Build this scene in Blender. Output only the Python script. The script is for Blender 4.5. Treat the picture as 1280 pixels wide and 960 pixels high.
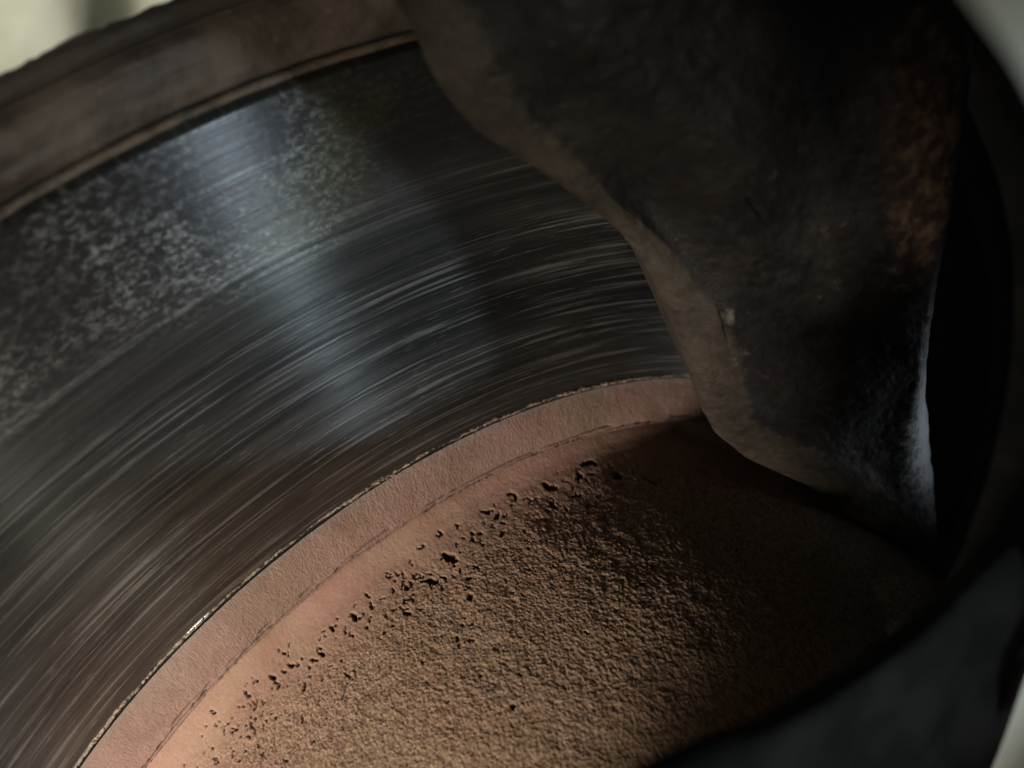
import bpy, math
import numpy as np
from mathutils import Matrix, Vector

scene = bpy.context.scene
for o in list(bpy.data.objects):
    bpy.data.objects.remove(o)

# ------------------------------------------------------------------ frame of the brake disc
# axes of the disc (X towards the viewer in the disc plane, Z out along the axle) in viewer axes
AX = np.array([[-0.29018151, 0.69680916, 0.65593574],
               [-0.7776743, -0.57114873, 0.26270098],
               [0.55768931, -0.4338734, 0.70762738]])
CEN = np.array([0.00345413, -0.12365697, -0.2586223])
EYE = Vector((0, 0, 0.5))
F = 1100.0


def view_to_world(p):
    return Vector((p[0], -p[2], p[1])) + EYE


def dir_to_world(d):
    return Vector((d[0], -d[2], d[1]))


_x, _y, _z = (dir_to_world(a) for a in AX)
_o = view_to_world(CEN)
DISC = Matrix(((_x.x, _y.x, _z.x, _o.x), (_x.y, _y.y, _z.y, _o.y), (_x.z, _y.z, _z.z, _o.z), (0, 0, 0, 1)))

# ------------------------------------------------------------------ camera
cam = bpy.data.cameras.new('camera')
cam.sensor_width = 36
cam.lens = F / 1280 * 36
cam.clip_start = 0.003
cam.clip_end = 50
cam.dof.use_dof = True
cam.dof.focus_distance = 0.164
cam.dof.aperture_fstop = 11.5
camo = bpy.data.objects.new('camera', cam)
camo.location = EYE
camo.rotation_euler = (math.pi / 2, 0, 0)
scene.collection.objects.link(camo)
scene.camera = camo

# ------------------------------------------------------------------ world and lamps
w = bpy.data.worlds.new('World')
scene.world = w
w.use_nodes = True
w.node_tree.nodes['Background'].inputs[0].default_value = (0.8, 0.9, 1.0, 1)
w.node_tree.nodes['Background'].inputs[1].default_value = 0.012


def lamp(name, pos, target, size, power, color):
    """an area lamp; positions in the disc's frame"""
    l = bpy.data.lights.new(name, 'AREA')
    l.shape = 'DISK'
    l.size = size
    l.energy = power
    l.color = color
    o = bpy.data.objects.new(name, l)
    p = DISC @ Vector(pos)
    t = DISC @ Vector(target)
    o.location = p
    o.rotation_euler = (t - p).to_track_quat('-Z', 'Y').to_euler()
    scene.collection.objects.link(o)
    return o


def along(target, d, dist):
    v = Vector(d).normalized() * dist
    return tuple(Vector(target) + v)


T2 = (0.125, 0.022, 0.022)


def spot(name, target, d, dist, cone, radius, power, color):
    l = bpy.data.lights.new(name, 'SPOT')
    l.energy = power
    l.color = color
    l.spot_size = math.radians(cone)
    l.spot_blend = 1.0
    l.shadow_soft_size = radius
    o = bpy.data.objects.new(name, l)
    o.location = DISC @ Vector(along(target, d, dist))
    o.rotation_euler = (DISC @ Vector(target) - o.location).to_track_quat('-Z', 'Y').to_euler()
    scene.collection.objects.link(o)


spot('inspection_lamp', (0.122, 0.030, 0.028), (0.36, 0.82, 0.44), 0.45, 26, 0.04, 17.0, (1.0, 0.84, 0.75))
spot('cool_inspection_lamp', (0.166, -0.016, 0.0), (0.14, -0.195, 0.97), 0.6, 13.5, 0.012, 8.0, (0.70, 0.86, 1.0))
spot('front_fill_spot', (0.17, 0.03, 0.02), (0.2, 0.35, 0.91), 0.8, 22, 0.035, 7.0, (1.0, 0.98, 0.84))  # added fill spot, aimed for a warm glint on the disc face
spot('side_bounce_spot', (0.108, -0.116, 0.050), (-0.50, -0.66, 0.56), 0.35, 9.5, 0.02, 2.2, (0.80, 0.90, 1.0))  # added spot standing in for bounce on the arm's right edge

scene.view_settings.view_transform = 'Standard'
scene.view_settings.look = 'None'
scene.view_settings.exposure = 0
scene.view_settings.gamma = 1
scene.view_settings.use_curve_mapping = False


# ------------------------------------------------------------------ noise helpers
def _hash(xi, yi, seed):
    h = (xi.astype(np.int64) * 374761393 + yi.astype(np.int64) * 668265263 + seed * 974634211) & 0xFFFFFFFF
    h = ((h ^ (h >> 13)) * 1274126177) & 0xFFFFFFFF
    h = ((h ^ (h >> 16)) * 2246822519) & 0xFFFFFFFF
    h = h ^ (h >> 15)
    return (h & 0xFFFFFF) / float(0xFFFFFF)


def vnoise(x, y, seed=0):
    x0 = np.floor(x); y0 = np.floor(y)
    fx = x - x0; fy = y - y0
    fx = fx * fx * fx * (fx * (fx * 6 - 15) + 10); fy = fy * fy * fy * (fy * (fy * 6 - 15) + 10)
    a = _hash(x0, y0, seed); b = _hash(x0 + 1, y0, seed)
    c = _hash(x0, y0 + 1, seed); d = _hash(x0 + 1, y0 + 1, seed)
    return (a + (b - a) * fx) * (1 - fy) + (c + (d - c) * fx) * fy


def fbm(x, y, seed=0, octv=4, gain=0.5):
    s = 0; a = 1; t = 0
    for k in range(octv):
        # each octave turned a little so that the lattice does not show
        ca, sa = math.cos(0.6 * k + .35), math.sin(0.6 * k + .35)
        s = s + a * vnoise((x * ca - y * sa) * 2 ** k, (x * sa + y * ca) * 2 ** k, seed + k * 17)
        t += a; a *= gain
    return s / t


def smooth(a, b, x):
    t = np.clip((x - a) / (b - a), 0, 1)
    return t * t * (3 - 2 * t)


# ------------------------------------------------------------------ mesh helpers
def grid_mesh(name, P, wrap=False, attrs=None, shade=True):
    """P: (rows, cols, 3); wrap closes the columns into a ring"""
    nr, nc = P.shape[:2]
    me = bpy.data.meshes.new(name)
    idx = np.arange(nr * nc).reshape(nr, nc)
    if wrap:
        nx = np.roll(idx, -1, axis=1)
        q = np.stack([idx[:-1], nx[:-1], nx[1:], idx[1:]], -1).reshape(-1, 4)
    else:
        q = np.stack([idx[:-1, :-1], idx[:-1, 1:], idx[1:, 1:], idx[1:, :-1]], -1).reshape(-1, 4)
    return raw_mesh(name, P.reshape(-1, 3), q, attrs, shade)


def raw_mesh(name, V, q, attrs=None, shade=True):
    me = bpy.data.meshes.new(name)
    k = q.shape[1]
    me.vertices.add(len(V)); me.vertices.foreach_set('co', V.astype(np.float32).ravel())
    me.loops.add(q.size); me.loops.foreach_set('vertex_index', q.astype(np.int32).ravel())
    me.polygons.add(len(q)); me.polygons.foreach_set('loop_start', np.arange(0, q.size, k, dtype=np.int32))
    me.polygons.foreach_set('use_smooth', np.full(len(q), shade))
    me.update(calc_edges=True)
    for nme, a in (attrs or {}).items():
        at = me.attributes.new(nme, 'FLOAT', 'POINT')
        at.data.foreach_set('value', np.asarray(a, np.float32).ravel())
    return me


def link(name, me, mat, parent):
    o = bpy.data.objects.new(name, me)
    if mat: me.materials.append(mat)
    scene.collection.objects.link(o)
    if parent: o.parent = parent
    return o


def thing(name, label, cat, group=None):
    o = bpy.data.objects.new(name, None)
    o.matrix_world = DISC
    o.empty_display_size = 0.02
    scene.collection.objects.link(o)
    o['label'] = label; o['category'] = cat
    if group: o['group'] = group
    return o


def ring_angles(lo, hi, step, coarse=3.0):
    """angles round the full circle (degrees in, radians out): fine between lo and hi, coarse elsewhere"""
    a = np.arange(lo, hi, step)
    b = np.arange(hi, lo + 360, coarse)
    return np.radians(np.concatenate([a, b]))


def lathe(th, r, h):
    """r, h: (rows, cols) arrays"""
    return np.stack([r * np.cos(th)[None, :], r * np.sin(th)[None, :], h], -1)


# ------------------------------------------------------------------ node helpers
class Mat:
    def __init__(s, name):
        s.m = bpy.data.materials.new(name); s.m.use_nodes = True
        s.t = s.m.node_tree; s.n = s.t.nodes
        s.b = s.n['Principled BSDF']
        s.co = s.n.new('ShaderNodeTexCoord').outputs['Object']

    def put(s, sock, v):
        if isinstance(v, bpy.types.NodeSocket): s.t.links.new(v, sock)
        else: sock.default_value = v

    def math(s, op, a, b=None, c=None, clamp=False):
        n = s.n.new('ShaderNodeMath'); n.operation = op; n.use_clamp = clamp
        for i, v in enumerate((a, b, c)):
            if v is not None: s.put(n.inputs[i], v)
        return n.outputs[0]

    def comb(s, x, y, z=0.0):
        n = s.n.new('ShaderNodeCombineXYZ')
        s.put(n.inputs[0], x); s.put(n.inputs[1], y); s.put(n.inputs[2], z)
        return n.outputs[0]

    def noise(s, vec, scale, detail=4.0, rough=0.55, dist=0.0):
        n = s.n.new('ShaderNodeTexNoise')
        s.put(n.inputs['Vector'], vec); n.inputs['Scale'].default_value = scale
        n.inputs['Detail'].default_value = detail; n.inputs['Roughness'].default_value = rough
        n.inputs['Distortion'].default_value = dist
        return n.outputs[0]

    def ramp(s, v, a, b, lo=0.0, hi=1.0):
        n = s.n.new('ShaderNodeMapRange'); n.interpolation_type = 'SMOOTHSTEP'
        s.put(n.inputs[0], v); n.inputs[1].default_value = a; n.inputs[2].default_value = b
        s.put(n.inputs[3], lo); s.put(n.inputs[4], hi)
        return n.outputs[0]

    def mix(s, f, a, b):
        n = s.n.new('ShaderNodeMix'); n.data_type = 'RGBA'
        s.put(n.inputs[0], f)
        for i, v in ((6, a), (7, b)):
            if isinstance(v, tuple) and len(v) == 3: v = v + (1,)
            s.put(n.inputs[i], v)
        return n.outputs[2]

    def attr(s, name):
        n = s.n.new('ShaderNodeAttribute'); n.attribute_name = name
        return n.outputs['Fac']

    def bump(s, h, dist, strength=1.0, normal=None):
        n = s.n.new('ShaderNodeBump')
        n.inputs['Strength'].default_value = strength; n.inputs['Distance'].default_value = dist
        s.put(n.inputs['Height'], h)
        if normal: s.put(n.inputs['Normal'], normal)
        return n.outputs[0]

    def polar(s):
        n = s.n.new('ShaderNodeSeparateXYZ'); s.put(n.inputs[0], s.co)
        x, y = n.outputs[0], n.outputs[1]
        r = s.math('SQRT', s.math('ADD', s.math('MULTIPLY', x, x), s.math('MULTIPLY', y, y)))
        th = s.math('ARCTAN2', y, x)
        return x, y, n.outputs[2], s.math('MULTIPLY', r, 1000.0), s.math('MULTIPLY', th, 150.0)   # mm

    def set(s, **k):
        for a, v in k.items():
            a = a.replace('_', ' ')
            if isinstance(v, tuple) and len(v) == 3: v = v + (1,)
            s.put(s.b.inputs[a], v)
        return s.m


# ------------------------------------------------------------------ materials
def mat_friction():
    m = Mat('worn_disc_steel')
    x, y, z, r, a = m.polar()

    def pol(kr, ka): return m.comb(m.math('MULTIPLY', r, kr), m.math('MULTIPLY', a, ka))
    broad = m.noise(pol(0.22, 0.006), 1.0, 4, .55)
    band = m.noise(pol(1.0, 0.022), 1.0, 3, .55)
    fine = m.noise(pol(2.6, 0.018), 1.0, 3, .6)
    dash = m.noise(pol(2.8, 0.22), 1.0, 2, .6)
    patch = m.noise(m.co, 70, 4, .55)
    gaps = m.noise(pol(.35, 0.05), 1.0, 3, .6)
    speck = m.noise(m.co, 900, 3, .6)
    # polished streaks, broken along their length
    plain = m.math('MULTIPLY', m.ramp(r, 179, 183), m.ramp(r, 192, 188))
    s1 = m.math('MULTIPLY', m.ramp(band, .50, .64), m.ramp(gaps, .36, .60, .2, 1.0))
    s2 = m.math('MULTIPLY', m.ramp(fine, .52, .68), m.ramp(gaps, .60, .40, .2, 1.0))
    s3 = m.math('MULTIPLY', m.ramp(dash, .60, .70), m.ramp(patch, .42, .60))
    streak = m.math('ADD', m.math('MULTIPLY', s1, .45), m.math('MULTIPLY', s2, .38))
    streak = m.math('ADD', streak, m.math('MULTIPLY', s3, .32), clamp=True)
    streak = m.math('MULTIPLY', streak, m.math('SUBTRACT', 1.0, m.math('MULTIPLY', plain, .65)))
    dull = m.mix(m.ramp(broad, .38, .62), (.058, .063, .062), (.115, .118, .110))
    col = m.mix(streak, dull, (.38, .385, .37))
    # brown film near the hub
    film = m.math('MULTIPLY', m.ramp(r, 160, 141), m.ramp(patch, .3, .7, .35, .85))
    col = m.mix(m.math('MULTIPLY', film, .4), col, (.13, .105, .078))
    # unswept outer zone: dark scale with pale blotches
    warp = m.math('ADD', r, m.math('MULTIPLY', m.math('SUBTRACT', patch, .5), 9.0))
    warp = m.math('ADD', warp, m.math('MULTIPLY', m.math('SUBTRACT', band, .5), 14.0))
    outer = m.ramp(warp, 184.5, 199.0)
    blot = m.noise(m.comb(m.math('MULTIPLY', r, 1.0), m.math('MULTIPLY', a, .7), 3.0), 1.5, 5, .68, .2)
    blotm = m.ramp(blot, .45, .68)
    thin = m.noise(m.co, 45, 2)
    blotm = m.math('MULTIPLY', blotm, m.ramp(thin, .33, .62, .15, 1.0))
    blotm = m.math('MULTIPLY', blotm, m.ramp(a, -38, -4, .22, 1.0))
    outcol = m.mix(blotm, (.034, .033, .033), (.23, .22, .195))
    outcol = m.mix(m.math('MULTIPLY', m.ramp(thin, .42, .66), m.ramp(a, -8, -30, .2, .6)), outcol, (.060, .056, .026))
    col = m.mix(outer, col, outcol)
    rough = m.ramp(streak, 0, 1, .19, .15)
    rough = m.math('ADD', rough, m.math('MULTIPLY', outer, .10))
    metal = m.math('SUBTRACT', .80, m.math('MULTIPLY', streak, .30))
    metal = m.math('SUBTRACT', metal, m.math('MULTIPLY', outer, .35))
    h = m.math('ADD', m.math('MULTIPLY', fine, .6), m.math('MULTIPLY', band, .6))
    h = m.math('ADD', h, m.math('MULTIPLY', m.math('MULTIPLY', blotm, outer), .7))
    h = m.math('ADD', h, m.math('MULTIPLY', speck, .22))
    nrm = m.bump(h, .00004, .8)
    # brushed round the axle
    vt = m.n.new('ShaderNodeVectorTransform'); vt.vector_type = 'VECTOR'
    vt.convert_from = 'OBJECT'; vt.convert_to = 'WORLD'
    m.put(vt.inputs[0], m.comb(x, y, 0.0))
    nv = m.n.new('ShaderNodeVectorMath'); nv.operation = 'NORMALIZE'
    m.put(nv.inputs[0], vt.outputs[0])
    return m.set(Base_Color=col, Metallic=metal, Roughness=rough, Normal=nrm,
                 Anisotropic=.97, Tangent=nv.outputs[0])


def mat_rust_hat():
    m = Mat('rusted_cast_iron')
    grain = m.noise(m.co, 1700, 3, .6)
    mid = m.noise(m.co, 160, 4, .6)
    big = m.noise(m.co, 26, 3, .5)
    pit = m.attr('pit')
    low = m.attr('low')
    col = m.mix(m.ramp(big, .38, .62), (.36, .215, .175), (.31, .215, .150))
    col = m.mix(m.ramp(mid, .35, .70, 0.0, .5), col, (.25, .135, .085))
    col = m.mix(m.ramp(grain, .45, .75, 0, .45), col, (.42, .28, .21))
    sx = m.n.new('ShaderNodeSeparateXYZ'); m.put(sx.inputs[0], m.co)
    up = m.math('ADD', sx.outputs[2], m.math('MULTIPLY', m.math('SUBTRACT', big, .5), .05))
    col = m.mix(m.ramp(up, .014, .045, 0, .7), col, m.mix(m.ramp(grain, .4, .7), (.20, .150, .085), (.34, .26, .165)))  # olive further up: greenish light put into the bell's colour
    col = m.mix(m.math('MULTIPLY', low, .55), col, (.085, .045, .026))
    col = m.mix(pit, col, (.030, .022, .017))
    vo = m.n.new('ShaderNodeTexVoronoi'); vo.feature = 'SMOOTH_F1'; vo.inputs['Scale'].default_value = 1600; vo.inputs['Smoothness'].default_value = .35
    wv = m.n.new('ShaderNodeVectorMath'); wv.operation = 'ADD'
    m.put(wv.inputs[0], m.co)
    wn = m.n.new('ShaderNodeTexNoise'); wn.inputs['Scale'].default_value = 900
    wsc = m.n.new('ShaderNodeVectorMath'); wsc.operation = 'SCALE'; wsc.inputs['Scale'].default_value = .0008
    m.put(wn.inputs['Vector'], m.co); m.put(wsc.inputs[0], wn.outputs['Color']); m.put(wv.inputs[1], wsc.outputs[0]); m.put(vo.inputs['Vector'], wv.outputs[0])
    rough_zone = m.attr('amt')
    h = m.math('MULTIPLY', m.math('SUBTRACT', 1.0, vo.outputs['Distance']), m.math('ADD', .15, m.math('MULTIPLY', rough_zone, 1.1)))
    h = m.math('ADD', h, m.math('ADD', m.math('MULTIPLY', grain, .7), m.math('MULTIPLY', mid, .5)))
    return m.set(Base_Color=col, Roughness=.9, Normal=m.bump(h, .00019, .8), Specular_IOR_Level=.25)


def mat_collar():
    m = Mat('rust_film_on_collar')
    x, y, z, r, a = m.polar()
    grain = m.noise(m.co, 1300, 4, .6)
    brush = m.noise(m.comb(m.math('MULTIPLY', r, 1.3), m.math('MULTIPLY', a, 2.0)), 1.0, 4, .6, .6)
    big = m.noise(m.co, 40, 3, .5)
    col = m.mix(m.ramp(big, .35, .65), (.275, .178, .142), (.235, .168, .122))
    col = m.mix(m.ramp(brush, .45, .7, 0, .5), col, (.19, .12, .09))
    col = m.mix(m.ramp(m.noise(m.co, 150, 4, .65), .45, .70, 0, .5), col, (.17, .10, .07))
    col = m.mix(m.ramp(grain, .60, .78, 0, .6), col, (.16, .09, .06))
    col = m.mix(m.ramp(r, 137.2, 139.2, 0, .55), col, (.22, .19, .165))
    col = m.mix(m.attr('pit'), col, (.06, .034, .022))
    h = m.math('ADD', m.math('MULTIPLY', brush, 1.4), m.math('MULTIPLY', grain, .6))
    return m.set(Base_Color=col, Roughness=.8, Normal=m.bump(h, .0003, .6), Specular_IOR_Level=.3)


def mat_crust():
    m = Mat('flaky_rust_crust')
    g = m.noise(m.co, 1500, 3, .6)
    e = m.noise(m.co, 350, 3, .6)
    col = m.mix(m.ramp(g, .36, .58), (.025, .019, .015), (.30, .24, .165))
    col = m.mix(m.ramp(e, .5, .68, 0, .55), col, (.42, .36, .27))
    return m.set(Base_Color=col, Roughness=.7, Normal=m.bump(g, .0004, .8))


def mat_shield():
    m = Mat('dirty_rusted_sheet')
    x, y, z, r, a = m.polar()
    n1 = m.noise(m.co, 90, 5, .6)
    n2 = m.noise(m.co, 500, 4, .6)
    st = m.noise(m.comb(m.math('MULTIPLY', r, .9), m.math('MULTIPLY', a, .06)), 1.0, 4, .6)
    col = m.mix(m.ramp(n1, .35, .68), (.065, .050, .038), (.155, .115, .085))
    col = m.mix(m.ramp(st, .45, .7, 0, .5), col, (.11, .085, .06))
    col = m.mix(m.ramp(n2, .62, .75, 0, .6), col, (.32, .20, .14))
    col = m.mix(m.ramp(r, 225.5, 227.5, 0, .6), col, (.05, .042, .034))
    return m.set(Base_Color=col, Roughness=m.ramp(n1, .3, .7, .5, .75), Metallic=.25,
                 Normal=m.bump(m.math('ADD', n1, m.math('MULTIPLY', n2, .5)), .0008, .6))


def mat_rolled():
    m = Mat('tan_rusted_edge')
    n1 = m.noise(m.co, 400, 4, .6)
    n2 = m.noise(m.co, 60, 3, .6)
    col = m.mix(m.ramp(n1, .38, .65), (.05, .040, .028), (.125, .095, .066))
    col = m.mix(m.ramp(n2, .45, .65, 0, .6), col, (.16, .105, .06))
    return m.set(Base_Color=col, Roughness=.7, Normal=m.bump(n1, .0006, .7))


def mat_arm():
    m = Mat('greasy_cast_bracket')
    n1 = m.noise(m.co, 70, 5, .6)
    n2 = m.noise(m.co, 420, 5, .62)
    n3 = m.noise(m.co, 1500, 3, .6)
    col = m.mix(m.ramp(n1, .35, .68), (.010, .0095, .009), (.024, .021, .018))
    col = m.mix(m.ramp(n2, .56, .72, 0, .5), col, (.04, .034, .028))
    jag = m.math('ADD', m.math('MULTIPLY', m.math('SUBTRACT', n1, .5), 1.1), m.math('MULTIPLY', m.math('SUBTRACT', n2, .5), .9))

    def zone(name, lo=.2, hi=1.0):
        return m.ramp(m.math('ADD', m.attr(name), jag), lo, hi)
    lit_dust = m.math('MULTIPLY', zone('lit_dust'), m.ramp(n2, .3, .7, .65, 1.0))
    col = m.mix(lit_dust, col, m.mix(m.ramp(n1, .4, .6), (.036, .031, .022), (.060, .050, .035)))
    col = m.mix(m.math('MULTIPLY', zone('painted_shade'), .9), col, (.012, .011, .010))
    rustc = m.mix(m.ramp(n2, .42, .66), (.060, .036, .024), (.20, .125, .080))
    col = m.mix(m.math('MULTIPLY', zone('rust'), .85), col, rustc)
    col = m.mix(m.math('MULTIPLY', zone('grey'), .85), col, m.mix(m.ramp(n2, .4, .62), (.22, .23, .24), (.38, .39, .41)))
    col = m.mix(m.math('MULTIPLY', zone('pale'), .9), col, (.36, .34, .30))
    col = m.mix(m.ramp(m.attr('copper'), .4, .6), col, (.50, .27, .14))
    h = m.math('ADD', m.math('MULTIPLY', n1, 1.0), m.math('ADD', m.math('MULTIPLY', n2, .8), m.math('MULTIPLY', n3, .3)))
    return m.set(Base_Color=col, Roughness=m.ramp(n2, .35, .7, .50, .78), Normal=m.bump(h, .0006, .7), Specular_IOR_Level=.4)


def mat_wheel():
    m = Mat('pale_painted_wheel')
    n = m.noise(m.co, 18, 4, .6)
    n2 = m.noise(m.co, 300, 3, .6)
    col = m.mix(m.ramp(n, .3, .7), (.60, .58, .46), (.70, .68, .55))
    col = m.mix(m.ramp(n2, .6, .75, 0, .3), col, (.35, .33, .28))
    return m.set(Base_Color=col, Roughness=.55)


def mat_wall():
    m = Mat('shaded_hole_edge')
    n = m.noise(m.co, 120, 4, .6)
    col = m.mix(m.ramp(n, .35, .7), (.005, .005, .0045), (.012, .0115, .010))  # near-black colour puts the wall's shade into the material
    return m.set(Base_Color=col, Roughness=.95, Specular_IOR_Level=.1, Normal=m.bump(n, .001, .5))


def mat_dark():
    m = Mat('dark_brown_grime')
    n = m.noise(m.co, 45, 5, .6)
    col = m.mix(m.ramp(n, .38, .68), (.008, .008, .008), (.030, .022, .016))
    return m.set(Base_Color=col, Roughness=.75, Normal=m.bump(n, .002, .6))


def mat_back():
    m = Mat('pale_cream_wall')
    n = m.noise(m.co, 9, 4, .6)
    n2 = m.noise(m.co, 40, 3, .6)
    col = m.mix(m.ramp(n, .35, .65), (.55, .56, .43), (.68, .67, .56))
    col = m.mix(m.ramp(n2, .58, .72, 0, .4), col, (.45, .43, .28))
    return m.set(Base_Color=col, Roughness=.8)


# ================================================================== the setting behind
def build_background():
    d = np.array([(70 - 640) / F, -(20 - 480) / F, -1.0]) * 0.5
    c = view_to_world(d)
    nrm = (EYE - c).normalized()
    right = nrm.cross(Vector((0, 0, 1))).normalized() * -1
    up = right.cross(nrm).normalized() * -1
    if up.z < 0: up = -up
    u = np.linspace(-.22, .22, 120); v = np.linspace(-.22, .22, 90)
    U, V = np.meshgrid(u, v)
    D = .010 * np.sin(U * 75 + 3 * fbm(U * 12, V * 8, 5) + V * 12) + .014 * (fbm(U * 25, V * 10, 9) - .5)
    P = (np.array(c)[None, None] + U[..., None] * np.array(right) + V[..., None] * np.array(up) + D[..., None] * np.array(nrm))
    o = link('background_wall', grid_mesh('background_wall', P), mat_back(), None)
    o['kind'] = 'structure'
    o['label'] = 'pale cream folded surface behind the disc in the top left corner'
    return c, nrm, right, up


bc, bn, br, bu = build_background()
bl = bpy.data.lights.new('backdrop_fill', 'AREA'); bl.shape = 'DISK'; bl.size = .12; bl.energy = 1.1  # added lamp to light the pale backdrop
bl.color = (1.0, .98, .86)
blo = bpy.data.objects.new('backdrop_fill', bl)
blo.location = bc + bn * .22 + bu * .16 - br * .26
blo.rotation_euler = (bc - blo.location).to_track_quat('-Z', 'Y').to_euler()
scene.collection.objects.link(blo)

# ================================================================== brake disc
disc = thing('brake_disc', 'worn brake disc with scored grey face and rusty brown hub bell', 'brake disc')

R_OUT, R_IN, R_G = 0.2148, 0.1393, 0.1300


def build_friction():
    th = ring_angles(-62, 44, .42)
    rr = np.concatenate([np.linspace(R_IN, R_OUT - .0006, 560), [R_OUT - .0003, R_OUT, R_OUT, R_OUT, R_IN, R_IN]])
    prof = np.concatenate([
        .00005 * (fbm(rr[:560] * 700, rr[:560] * 0, 3, 4, .6) - .5)
        + .000012 * (vnoise(rr[:560] * 2600, rr[:560] * 0, 8) - .5)
        - .0003 * smooth(.1393, .1402, rr[:560]) + .0003,
        [-.0001, -.0005, -.02, -.044, -.044, 0.0]])
    T, R = np.meshgrid(th, rr)
    Hh = np.repeat(prof[:, None], len(th), 1)
    wob = np.zeros_like(Hh); wob[:560] = .00002 * (fbm(R[:560] * 900, T[:560] * 9, 12, 3) - .5)
    return link('friction_face', grid_mesh('friction_face', lathe(th, R, Hh + wob), True), mat_friction(), disc)


build_friction()


def build_collar():
    th = ring_angles(-70, 46, .14)
    s = np.linspace(0, 1, 70)
    T, S = np.meshgrid(th, s)
    arc = T * 134
    R = .1391 + (.1294 - .1391) * S
    Hh = .0006 + .0040 * S ** 1.1 + .0004 * np.sin(S * math.pi)
    Hh = Hh + .00016 * (fbm(arc * .9, S * 9, 4, 4, .55) - .5) + .0002 * (fbm(arc * .12, S * 2, 6, 3) - .5)
    # a ragged parting crack along the top, double in places
    c1 = .93 + .06 * (fbm(arc * .10, S * 0, 21, 4) - .5) + .035 * (fbm(arc * 1.3, S * 0, 23, 3) - .5)
    c2 = .85 + .09 * (fbm(arc * .08, S * 0, 27, 4) - .5) + .03 * (fbm(arc * 1.5, S * 0, 29, 3) - .5)
    w1 = .012 + .07 * np.clip(fbm(arc * .5, S * 0, 31, 5, .65) - .45, 0, 1)
    k = np.exp(-((S - c1) / w1) ** 2) * (.45 + .55 * smooth(.35, .60, fbm(arc * .14, S * 0, 35, 5, .6)))
    k2 = .7 * np.exp(-((S - c2) / .020) ** 2) * smooth(.44, .56, fbm(arc * .15, S * 0, 39, 3))
    crack = np.clip(k + k2, 0, 1)
    Hh = Hh - .0006 * crack - .0005 * smooth(.965, 1.0, S)
    return link('hub_collar', grid_mesh('hub_collar', lathe(th, R, Hh), True, {'pit': crack * .95}), mat_collar(), disc)


build_collar()


def build_crust():
    th = ring_angles(-70, 46, .1)
    ph = np.linspace(0, math.pi, 13)
    T, P = np.meshgrid(th, ph)
    arc = T * 140
    lump = fbm(arc * 1.7, P * 1.2, 51, 3, .6)
    size = .00012 + .00017 * smooth(.3, .75, lump) + .00034 * (fbm(arc * .12, P * 0, 57, 3) - .45)
    size = np.clip(size, .00005, 1)
    rc = .1396 + .0006 * (fbm(arc * .25, P * 0, 61, 3) - .5)
    R = rc + size * np.cos(P) * 1.15
    Hh = .00005 + size * np.sin(P) * 1.5
    return link('rust_crust', grid_mesh('rust_crust', lathe(th, R, Hh), True), mat_crust(), disc)


build_crust()

HAT = np.array([(.0020, .1300), (.0040, .1294), (.0050, .1287), (.0064, .1276), (.0085, .1265), (.012, .1256), (.018, .1249), (.030, .1243), (.045, .1232), (.058, .1212),
                (.068, .1180), (.076, .1130), (.080, .1080), (.084, .0990)])


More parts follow.
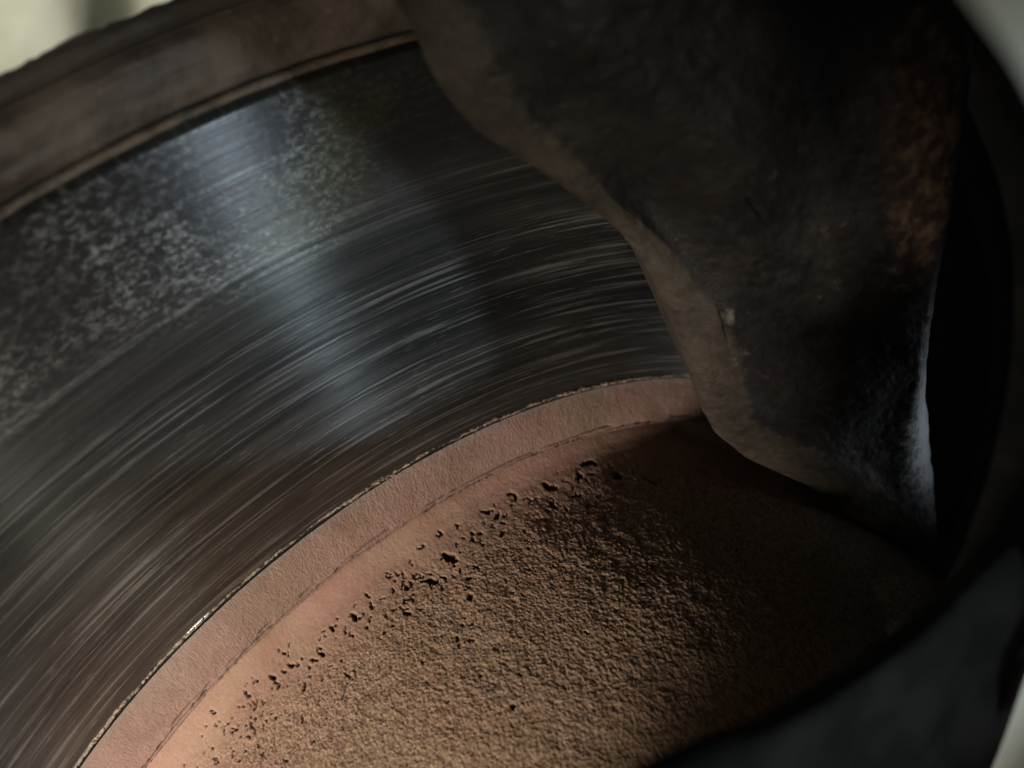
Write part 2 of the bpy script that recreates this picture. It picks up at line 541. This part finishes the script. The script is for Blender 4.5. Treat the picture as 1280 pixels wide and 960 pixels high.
def build_hat():
    th = ring_angles(-75, 30, .1)
    hs = np.concatenate([np.linspace(.0038, .064, 300), np.linspace(.0645, .083, 30)])
    T, S = np.meshgrid(th, hs)
    hf = np.linspace(.002, .084, 1641)
    rf = np.interp(hf, HAT[:, 0], HAT[:, 1])
    kk = np.exp(-np.linspace(-2, 2, 41) ** 2); kk /= kk.sum()
    rf[20:-20] = np.convolve(rf, kk, 'valid')
    R = np.interp(S, hf, rf)
    arc = T * 126; hm = S * 1000
    amt = smooth(7, 22, hm + 6 * (fbm(arc * .12, hm * .12, 5, 3) - .5))
    g = fbm(arc * 1.9, hm * 1.9, 71, 2, .55)
    g2 = fbm(arc * .55, hm * .55, 75, 3, .55)
    disp = (.00003 + .00009 * amt) * (np.clip((g - .5) * 1.9, -.6, .55)) + (.0001 + .0002 * amt) * (g2 - .5) + .0007 * (fbm(arc * .07, hm * .07, 79, 2) - .5)
    # a shallow hollow under the collar and a lump at the casting mark
    pit = np.zeros_like(R)
    rng = np.random.default_rng(4)

    def stroke(td, h0, length, width, ang, wob=1.0, dark=1.0):
        ax, hy = math.radians(td) * 126, h0
        n = max(2, int(length / .25))
        for k in range(n):
            ww = width * (.45 + .8 * rng.random()) * (1 - .5 * abs(2 * k / n - 1))
            lo_c = np.searchsorted(th[:1050], (ax - 3 * ww) / 126); hi_c = np.searchsorted(th[:1050], (ax + 3 * ww) / 126)
            lo_r = np.searchsorted(hs, (hy - 3 * ww) / 1000); hi_r = np.searchsorted(hs, (hy + 3 * ww) / 1000)
            if hi_c > lo_c and hi_r > lo_r:
                sl = (slice(lo_r, hi_r), slice(lo_c, hi_c))
                d = np.hypot(arc[sl] - ax, hm[sl] - hy) / ww
                pit[sl] = np.maximum(pit[sl], dark * (1 - smooth(.75, 1.25, d)))
            ax += math.cos(ang) * .25; hy += math.sin(ang) * .25
            ang += wob * rng.normal(0, .45)
    # (angle, height mm, length mm, width mm, direction)
    for td, h0, ln, wd, an in ((-7.3, 12.6, 2.6, .75, 1.7), (-7.8, 15.2, .8, .8, 0), (-3.4, 13.2, 1.2, .45, 2.2), (-4.2, 14.6, 4.2, .55, 2.5),
                               (-19.4, 9.6, 3.4, .95, 1.6), (-18.6, 14.0, 2.6, .6, 1.9), (-20.6, 15.0, 3.2, .4, 2.7), (-6.7, 23.6, 1.3, .5, 2.0),
                               (-7.5, 20.3, 1.2, .45, 2.7), (-2.9, 13.6, 1.2, .4, 1.6), (2.2, 11.2, 2.6, .42, 2.1), (1.2, 12.6, 2.2, .3, .6),
                               (8.8, 10.2, 1.6, .35, 1.7), (8.5, 15.6, 1.8, .35, 1.6), (4.2, 10.3, 1.6, .32, 1.8), (-2.1, 9.3, 1.8, .25, 1.7),
                               (-7.8, 8.4, 2.4, .3, 2.3), (-13.2, 11.6, 2.4, .4, 2.5), (-12.5, 8.8, 3.0, .35, 2.6), (-1.4, 17.8, 1.8, .4, 2.3),
                               (12.9, 8.0, 1.8, .35, 1.4), (10.6, 9.2, 1.6, .35, 1.8), (6.2, 12.8, 2.0, .32, 1.7), (-15.6, 8.1, 3.6, .4, 2.8),
                               (-24, 9.0, 5.0, .6, 2.9), (-26.5, 13.5, 4.0, .7, 2.4), (-22.5, 11.5, 3.0, .55, 2.4), (-29, 17, 4.5, .6, 2.6), (-3.8, 46.5, .9, .5, 1.0)):
        stroke(td, h0, ln, wd, an, 1.0, .95)
    for k in range(260):
        td = rng.uniform(-30, 24); h0 = (rng.uniform(6.5, 13) + abs(rng.normal(0, 5))) if k < 190 else rng.uniform(10, 44)
        an = rng.uniform(.9, 2.4); ln = rng.uniform(.4, 2.4); wd = rng.uniform(.13, .24); dk = rng.uniform(.55, .95)
        stroke(td, h0, ln, wd, an, 1.5, dk)
        if rng.random() < .45: stroke(td, h0, ln * .7, wd, an + rng.choice([-1.2, 1.2]), 1.5, dk)
    for k in range(75):
        stroke(rng.uniform(7, 28), rng.uniform(6.5, 19), rng.uniform(.5, 2.2), rng.uniform(.12, .22), rng.uniform(1.0, 2.2), 1.5, rng.uniform(.55, .95))
    ragged = fbm(arc * 2.2, hm * 2.2, 91, 2)
    pit = np.clip(smooth(.25, .6, pit * (.7 + .6 * ragged)), 0, 1)
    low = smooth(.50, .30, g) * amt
    R = R + disp - .00065 * pit
    top = np.stack([R[-1] * .55, R[-1] * 0 + .02], 0)
    R2 = np.concatenate([R, top], 0); S2 = np.concatenate([S, S[-1:] * 0 + .0842, S[-1:] * 0 + .0842], 0)
    z2 = np.zeros((2, len(th)))
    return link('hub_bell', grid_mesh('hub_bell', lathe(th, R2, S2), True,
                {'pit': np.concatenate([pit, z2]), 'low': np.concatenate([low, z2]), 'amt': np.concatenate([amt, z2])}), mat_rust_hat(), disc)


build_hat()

# ================================================================== splash shield round the disc
shield = thing('splash_shield', 'curved rusty brown splash shield rim along the outer edge of the brake disc', 'splash shield')


def build_shield():
    th = ring_angles(-40, 30, .25)
    pr = np.array([(.2170, -.0120), (.2170, -.0020), (.2176, -.0012), (.2194, -.0008), (.2212, -.0006), (.2226, -.0005), (.2240, -.0007), (.2252, -.0012),
                   (.2260, -.0020), (.2264, -.0026), (.2268, -.0022), (.2274, -.0012), (.2284, -.0008), (.2296, -.0012), (.2303, -.0020), (.2302, -.0032), (.2290, -.0036)])
    s0 = np.linspace(0, 1, len(pr)); s = np.linspace(0, 1, 90)
    rr = np.interp(s, s0, pr[:, 0]); hh = np.interp(s, s0, pr[:, 1])
    T, R = np.meshgrid(th, rr); _, H = np.meshgrid(th, hh); _, S = np.meshgrid(th, s)
    arc = T * 222
    R = R + smooth(.8, .95, S) * .0013 * (fbm(arc * .35, S * 0, 3, 4, .6) - .5)
    H = H + .0009 * (fbm(arc * .09, R * 250, 7, 3) - .5) + .0003 * (fbm(arc * .5, R * 700, 9, 3) - .5)
    link('shield_band', grid_mesh('shield_band', lathe(th, R, H), True), mat_shield(), shield)
    ph = np.linspace(0, 2 * math.pi, 14)
    T, P = np.meshgrid(th, ph); arc = T * 217
    sz = .00065 + .0003 * (fbm(arc * .3, P, 15, 3) - .5)
    link('rolled_edge', grid_mesh('rolled_edge', lathe(th, .2163 + sz * np.cos(P), -.0011 + sz * np.sin(P) * 1.2), True), mat_rolled(), shield)


build_shield()

# ================================================================== cast bracket arm in front of the disc
bracket = thing('caliper_bracket', 'dark greasy cast iron caliper arm tapering down over the disc', 'brake caliper')

LEFT = np.array([(380, -300), (405, -200), (440, -100), (470, -40), (492, 0), (510, 25), (524, 52), (535, 82), (550, 112), (575, 142), (605, 170), (640, 190), (690, 223), (740, 260), (775, 290),
                 (800, 322), (820, 365), (840, 410), (860, 458), (878, 510), (893, 540), (930, 570), (970, 588), (1010, 605), (1040, 628), (1070, 653), (1100, 675), (1128, 690)], float)
RIGHT = np.array([(1160, -300), (1172, -200), (1184, -100), (1192, -40), (1198, 0), (1202, 30), (1200, 80), (1195, 130), (1187, 190), (1176, 250), (1164, 310), (1156, 360), (1152, 420),
                  (1152, 480), (1157, 540), (1163, 600), (1169, 662), (1162, 690)], float)
ARM_PTS = ((560, 130, .122), (860, 470, .165), (1190, 100, .14))


def build_arm():
    Q = [np.array([(u - 640) / F * D, -(v - 480) / F * D, -D]) for u, v, D in ARM_PTS]
    N = np.cross(Q[1] - Q[0], Q[2] - Q[0]); N /= np.linalg.norm(N)
    ys = np.concatenate([np.linspace(-300, -20, 60), np.linspace(-17, 520, 200), np.linspace(522, 690, 100)])
    xl = np.interp(ys, LEFT[:, 1], LEFT[:, 0]); xr = np.interp(ys, RIGHT[:, 1], RIGHT[:, 0])
    # soften the traced corners
    ker = np.array([1, 2, 3, 2, 1]) / 9.0
    xl[2:-2] = np.convolve(xl, ker, 'valid'); xr[2:-2] = np.convolve(xr, ker, 'valid')
    xl = xl + 3.0 * (fbm(ys * .05, ys * 0, 3, 3) - .5) * smooth(690, 655, ys)
    xr = xr + 4.0 * (fbm(ys * .09, ys * 0, 9, 3) - .5) * smooth(690, 655, ys)
    nu = 190
    u = .5 - .5 * np.cos(np.linspace(0, math.pi, nu)); u = .5 * u + .5 * np.linspace(0, 1, nu)
    PX = xl[:, None] + (xr - xl)[:, None] * u[None]; PY = np.repeat(ys[:, None], nu, 1)

    def dist(bx, by):
        d = np.full(PX.shape, 1e9)
        for k in range(0, len(bx) - 1):
            ax, ay = bx[k], by[k]; ex, ey = bx[k + 1] - ax, by[k + 1] - ay
            L = ex * ex + ey * ey + 1e-9
            t = np.clip(((PX - ax) * ex + (PY - ay) * ey) / L, 0, 1)
            d = np.minimum(d, np.hypot(PX - ax - t * ex, PY - ay - t * ey))
        return d
    dl = dist(xl[::3], ys[::3]); dl[:, 0] = 0
    dr = dist(xr[::3], ys[::3]); dr[:, -1] = 0
    db = 690 - PY + 0.0
    dt = PY + 300
    d = np.minimum(np.minimum(dl, dr), np.minimum(db, dt))
    dir_ = np.stack([(PX - 640) / F, -(PY - 480) / F, -np.ones_like(PX)], -1)
    t = (Q[0] @ N) / (dir_ @ N)
    base = dir_ * t[..., None]

    def dome(dd, R):
        q = np.clip(dd / R, 0, 1)
        return np.sqrt(np.clip(1 - (1 - q) ** 2, 0, 1))

    def blob(cx, cy, sx, sy, rot=0.0):
        c, s = math.cos(rot), math.sin(rot)
        X = (PX - cx) * c + (PY - cy) * s; Y = -(PX - cx) * s + (PY - cy) * c
        return np.exp(-(X / sx) ** 2 - (Y / sy) ** 2)
    front = .0055 * dome(dl, 75) * dome(dr, 40) * dome(db, 40) * dome(dt, 60)
    ins = smooth(0, 60, d)
    front = front + ins * (.0055 * smooth(60, 190, dl + 40 * blob(880, 250, 90, 90))      # the main boss rises behind the chamfer
                           + .0035 * blob(1085, 200, 55, 260) - .0030 * blob(985, 260, 60, 240)
                           - .0042 * blob(800, 262, 80, 55, .75) + .0020 * blob(900, 150, 120, 80)
                           + .0022 * blob(1010, 520, 60, 110) + .0015 * blob(1120, 440, 30, 160)
                           - .0006 * blob(1075, 470, 16, 40) + .0016 * blob(890, 372, 22, 34))
    front = front + ins * (.0014 * (fbm(PX * .012, PY * .012, 41, 3) - .5) + .0005 * (fbm(PX * .045, PY * .045, 43, 4) - .5))
    front = front + smooth(0, 8, d) * .0003 * (fbm(PX * .16, PY * .16, 47, 3) - .5)
    # ragged skin cracks
    for cx, cy, sx, sy, ro in ((905, 222, 26, 2.5, .9), (888, 385, 3, 26, -.25)):
        front = front - .0009 * blob(cx + 10 * 0, cy, sx, sy, ro) * (.5 + fbm(PX * .2, PY * .2, 49, 2))
    zd = (base - CEN) @ AX[2]; rd = np.hypot((base - CEN) @ AX[0], (base - CEN) @ AX[1])
    deep = np.clip((zd - .0025) / .93, .0115, .05)  # unseen back thickened towards the disc to block the side spot
    back = -dome(d, 60) * (.0115 + (deep - .0115) * smooth(.152, .160, rd) * smooth(.2125, .208, rd))
    A = base + front[..., None] * N; B = base + back[..., None] * N
    # view axes -> disc axes
    A = (A - CEN) @ AX.T; B = (B - CEN) @ AX.T
    nr = len(ys)
    V = np.concatenate([A.reshape(-1, 3), B.reshape(-1, 3)])
    ia = np.arange(nr * nu).reshape(nr, nu); ib = ia + nr * nu
    ib = ib.copy(); ib[:, 0] = ia[:, 0]; ib[:, -1] = ia[:, -1]; ib[0] = ia[0]; ib[-1] = ia[-1]
    qa = np.stack([ia[:-1, :-1], ia[1:, :-1], ia[1:, 1:], ia[:-1, 1:]], -1).reshape(-1, 4)
    qb = np.stack([ib[:-1, :-1], ib[:-1, 1:], ib[1:, 1:], ib[1:, :-1]], -1).reshape(-1, 4)
    # dirt and rust zones of the casting, with some painted light and shade
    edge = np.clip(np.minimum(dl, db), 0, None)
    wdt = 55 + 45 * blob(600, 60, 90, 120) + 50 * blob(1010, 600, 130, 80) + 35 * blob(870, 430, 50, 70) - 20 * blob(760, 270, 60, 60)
    lit_dust = 1.05 * smooth(1.0, .55, edge / wdt) * smooth(-120, 30, PY) * (1 - smooth(1130, 1165, PX))  # tan edge dust that also paints in the lit chamfer
    lit_dust = np.maximum(lit_dust, .62 * blob(930, 300, 80, 60) * 1.0)
    painted_shade = 1.1 * np.clip(blob(800, 245, 85, 50, .75) * 1.5 + .8 * blob(930, 360, 70, 30, .3), 0, 1) * (1 - smooth(.6, .9, lit_dust))  # dark colour paints shade into the arm's recess
    rust = .95 * blob(1092, 190, 38, 150, .06) + .6 * blob(1100, 20, 45, 90)
    grey = 1.15 * smooth(70, 20, dr) * smooth(250, 400, PY) * smooth(640, 500, PY) + .4 * blob(1120, 520, 40, 90)  # highlight along the right edge painted in grey
    pale = 1.0 * blob(1170, 22, 26, 34) + .55 * blob(893, 370, 7, 14)  # pale patch, its lit look put into the colour
    cop = 1.0 * (np.abs(PX - 1143) < 4.5) * (np.abs(PY - 416) < 10)
    at = {}
    for n_, a in (('lit_dust', lit_dust), ('painted_shade', painted_shade), ('rust', rust), ('grey', grey), ('pale', pale), ('copper', cop)):
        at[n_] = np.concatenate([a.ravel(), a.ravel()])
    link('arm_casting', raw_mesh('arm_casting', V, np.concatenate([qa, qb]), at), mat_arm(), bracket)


build_arm()

# ================================================================== wheel with the hand hole one looks through
wheel = thing('wheel', 'pale painted steel wheel with blurred hand hole edge at the right', 'wheel')
UP = np.array([(.275, .02, .1), (.266, -.008, .1), (.250, -.027, .1), (.240, -.0355, .1), (.2325, -.0415, .1), (.225, -.0470, .1), (.212, -.0545, .1), (.190, -.062, .1005),
               (.1611, -.0605, .102), (.150, -.0528, .1035), (.1344, -.0479, .104), (.1229, -.0402, .1045), (.1257, -.0262, .1045), (.1342, -.0128, .1045), (.1438, -.0019, .1045), (.152, .022, .1045), (.158, .050, .1045)])  # last two points, unseen, run the edge on to shade the bell
LO = np.array([(.285, .02, .088), (.276, -.012, .088), (.258, -.037, .088), (.247, -.047, .088), (.240, -.053, .088), (.232, -.059, .088), (.218, -.078, .088), (.192, -.088, .090),
               (.170, -.078, .093), (.1623, -.0655, .096), (.1627, -.0539, .0965), (.1641, -.0431, .097), (.1679, -.032, .097), (.1740, -.0212, .097), (.1857, -.005, .097), (.194, .022, .097), (.197, .050, .097)])


def spline(pts, n):
    out = []
    m = len(pts)
    for i in range(m - 1):
        p0, p1, p2, p3 = pts[max(i - 1, 0)], pts[i], pts[i + 1], pts[min(i + 2, m - 1)]
        for k in range(n):
            t = k / n
            out.append(.5 * ((2 * p1) + (-p0 + p2) * t + (2 * p0 - 5 * p1 + 4 * p2 - p3) * t * t + (-p0 + 3 * p1 - 3 * p2 + p3) * t ** 3))
    out.append(pts[-1])
    return np.array(out)


def build_wheel():
    up, lo = spline(UP, 8), spline(LO, 8)
    v = up[:, :2] - np.array([.19, .02])
    un = np.concatenate([v / np.linalg.norm(v, axis=1, keepdims=True), np.zeros((len(up), 1))], 1)
    ez = np.array([0, 0, 1.0])

    def row(p, off, dh): return p + un * off + ez * dh
    face = np.stack([row(up, .0012, -.0003), row(up, .0022, 0), row(up, .010, .0005), row(up, .016, .0008), row(up, .024, .0005),
                     row(up, .025, -.001), row(up, .025, -.009), row(up, .018, -.009), row(lo, .004, -.003)], 0)
    link('wheel_disc', grid_mesh('wheel_disc', face), mat_wheel(), wheel)

    def mid(t, dh): return up * (1 - t) + lo * t + ez * dh
    wall = np.stack([row(up, .0012, -.0003), row(up, 0, -.0014), mid(.15, 0), mid(.5, .0004), mid(.85, .0008), mid(.96, .0006), mid(1.0, 0), row(lo, .004, -.003)], 0)
    link('hand_hole_wall', grid_mesh('hand_hole_wall', wall), mat_wall(), wheel)
    th = np.radians(np.arange(-135, -8, 2.0))
    hh = np.array([.084, .07, .03, -.02, -.06, -.10, -.13, -.13, -.06, .03, .07, .084])
    rr = np.array([.288, .284, .278, .274, .273, .276, .29, .302, .289, .290, .296, .300])
    T, R = np.meshgrid(th, rr); _, Hm = np.meshgrid(th, hh)
    link('rim_barrel', grid_mesh('rim_barrel', lathe(th, R, Hm)), mat_dark(), wheel)


build_wheel()
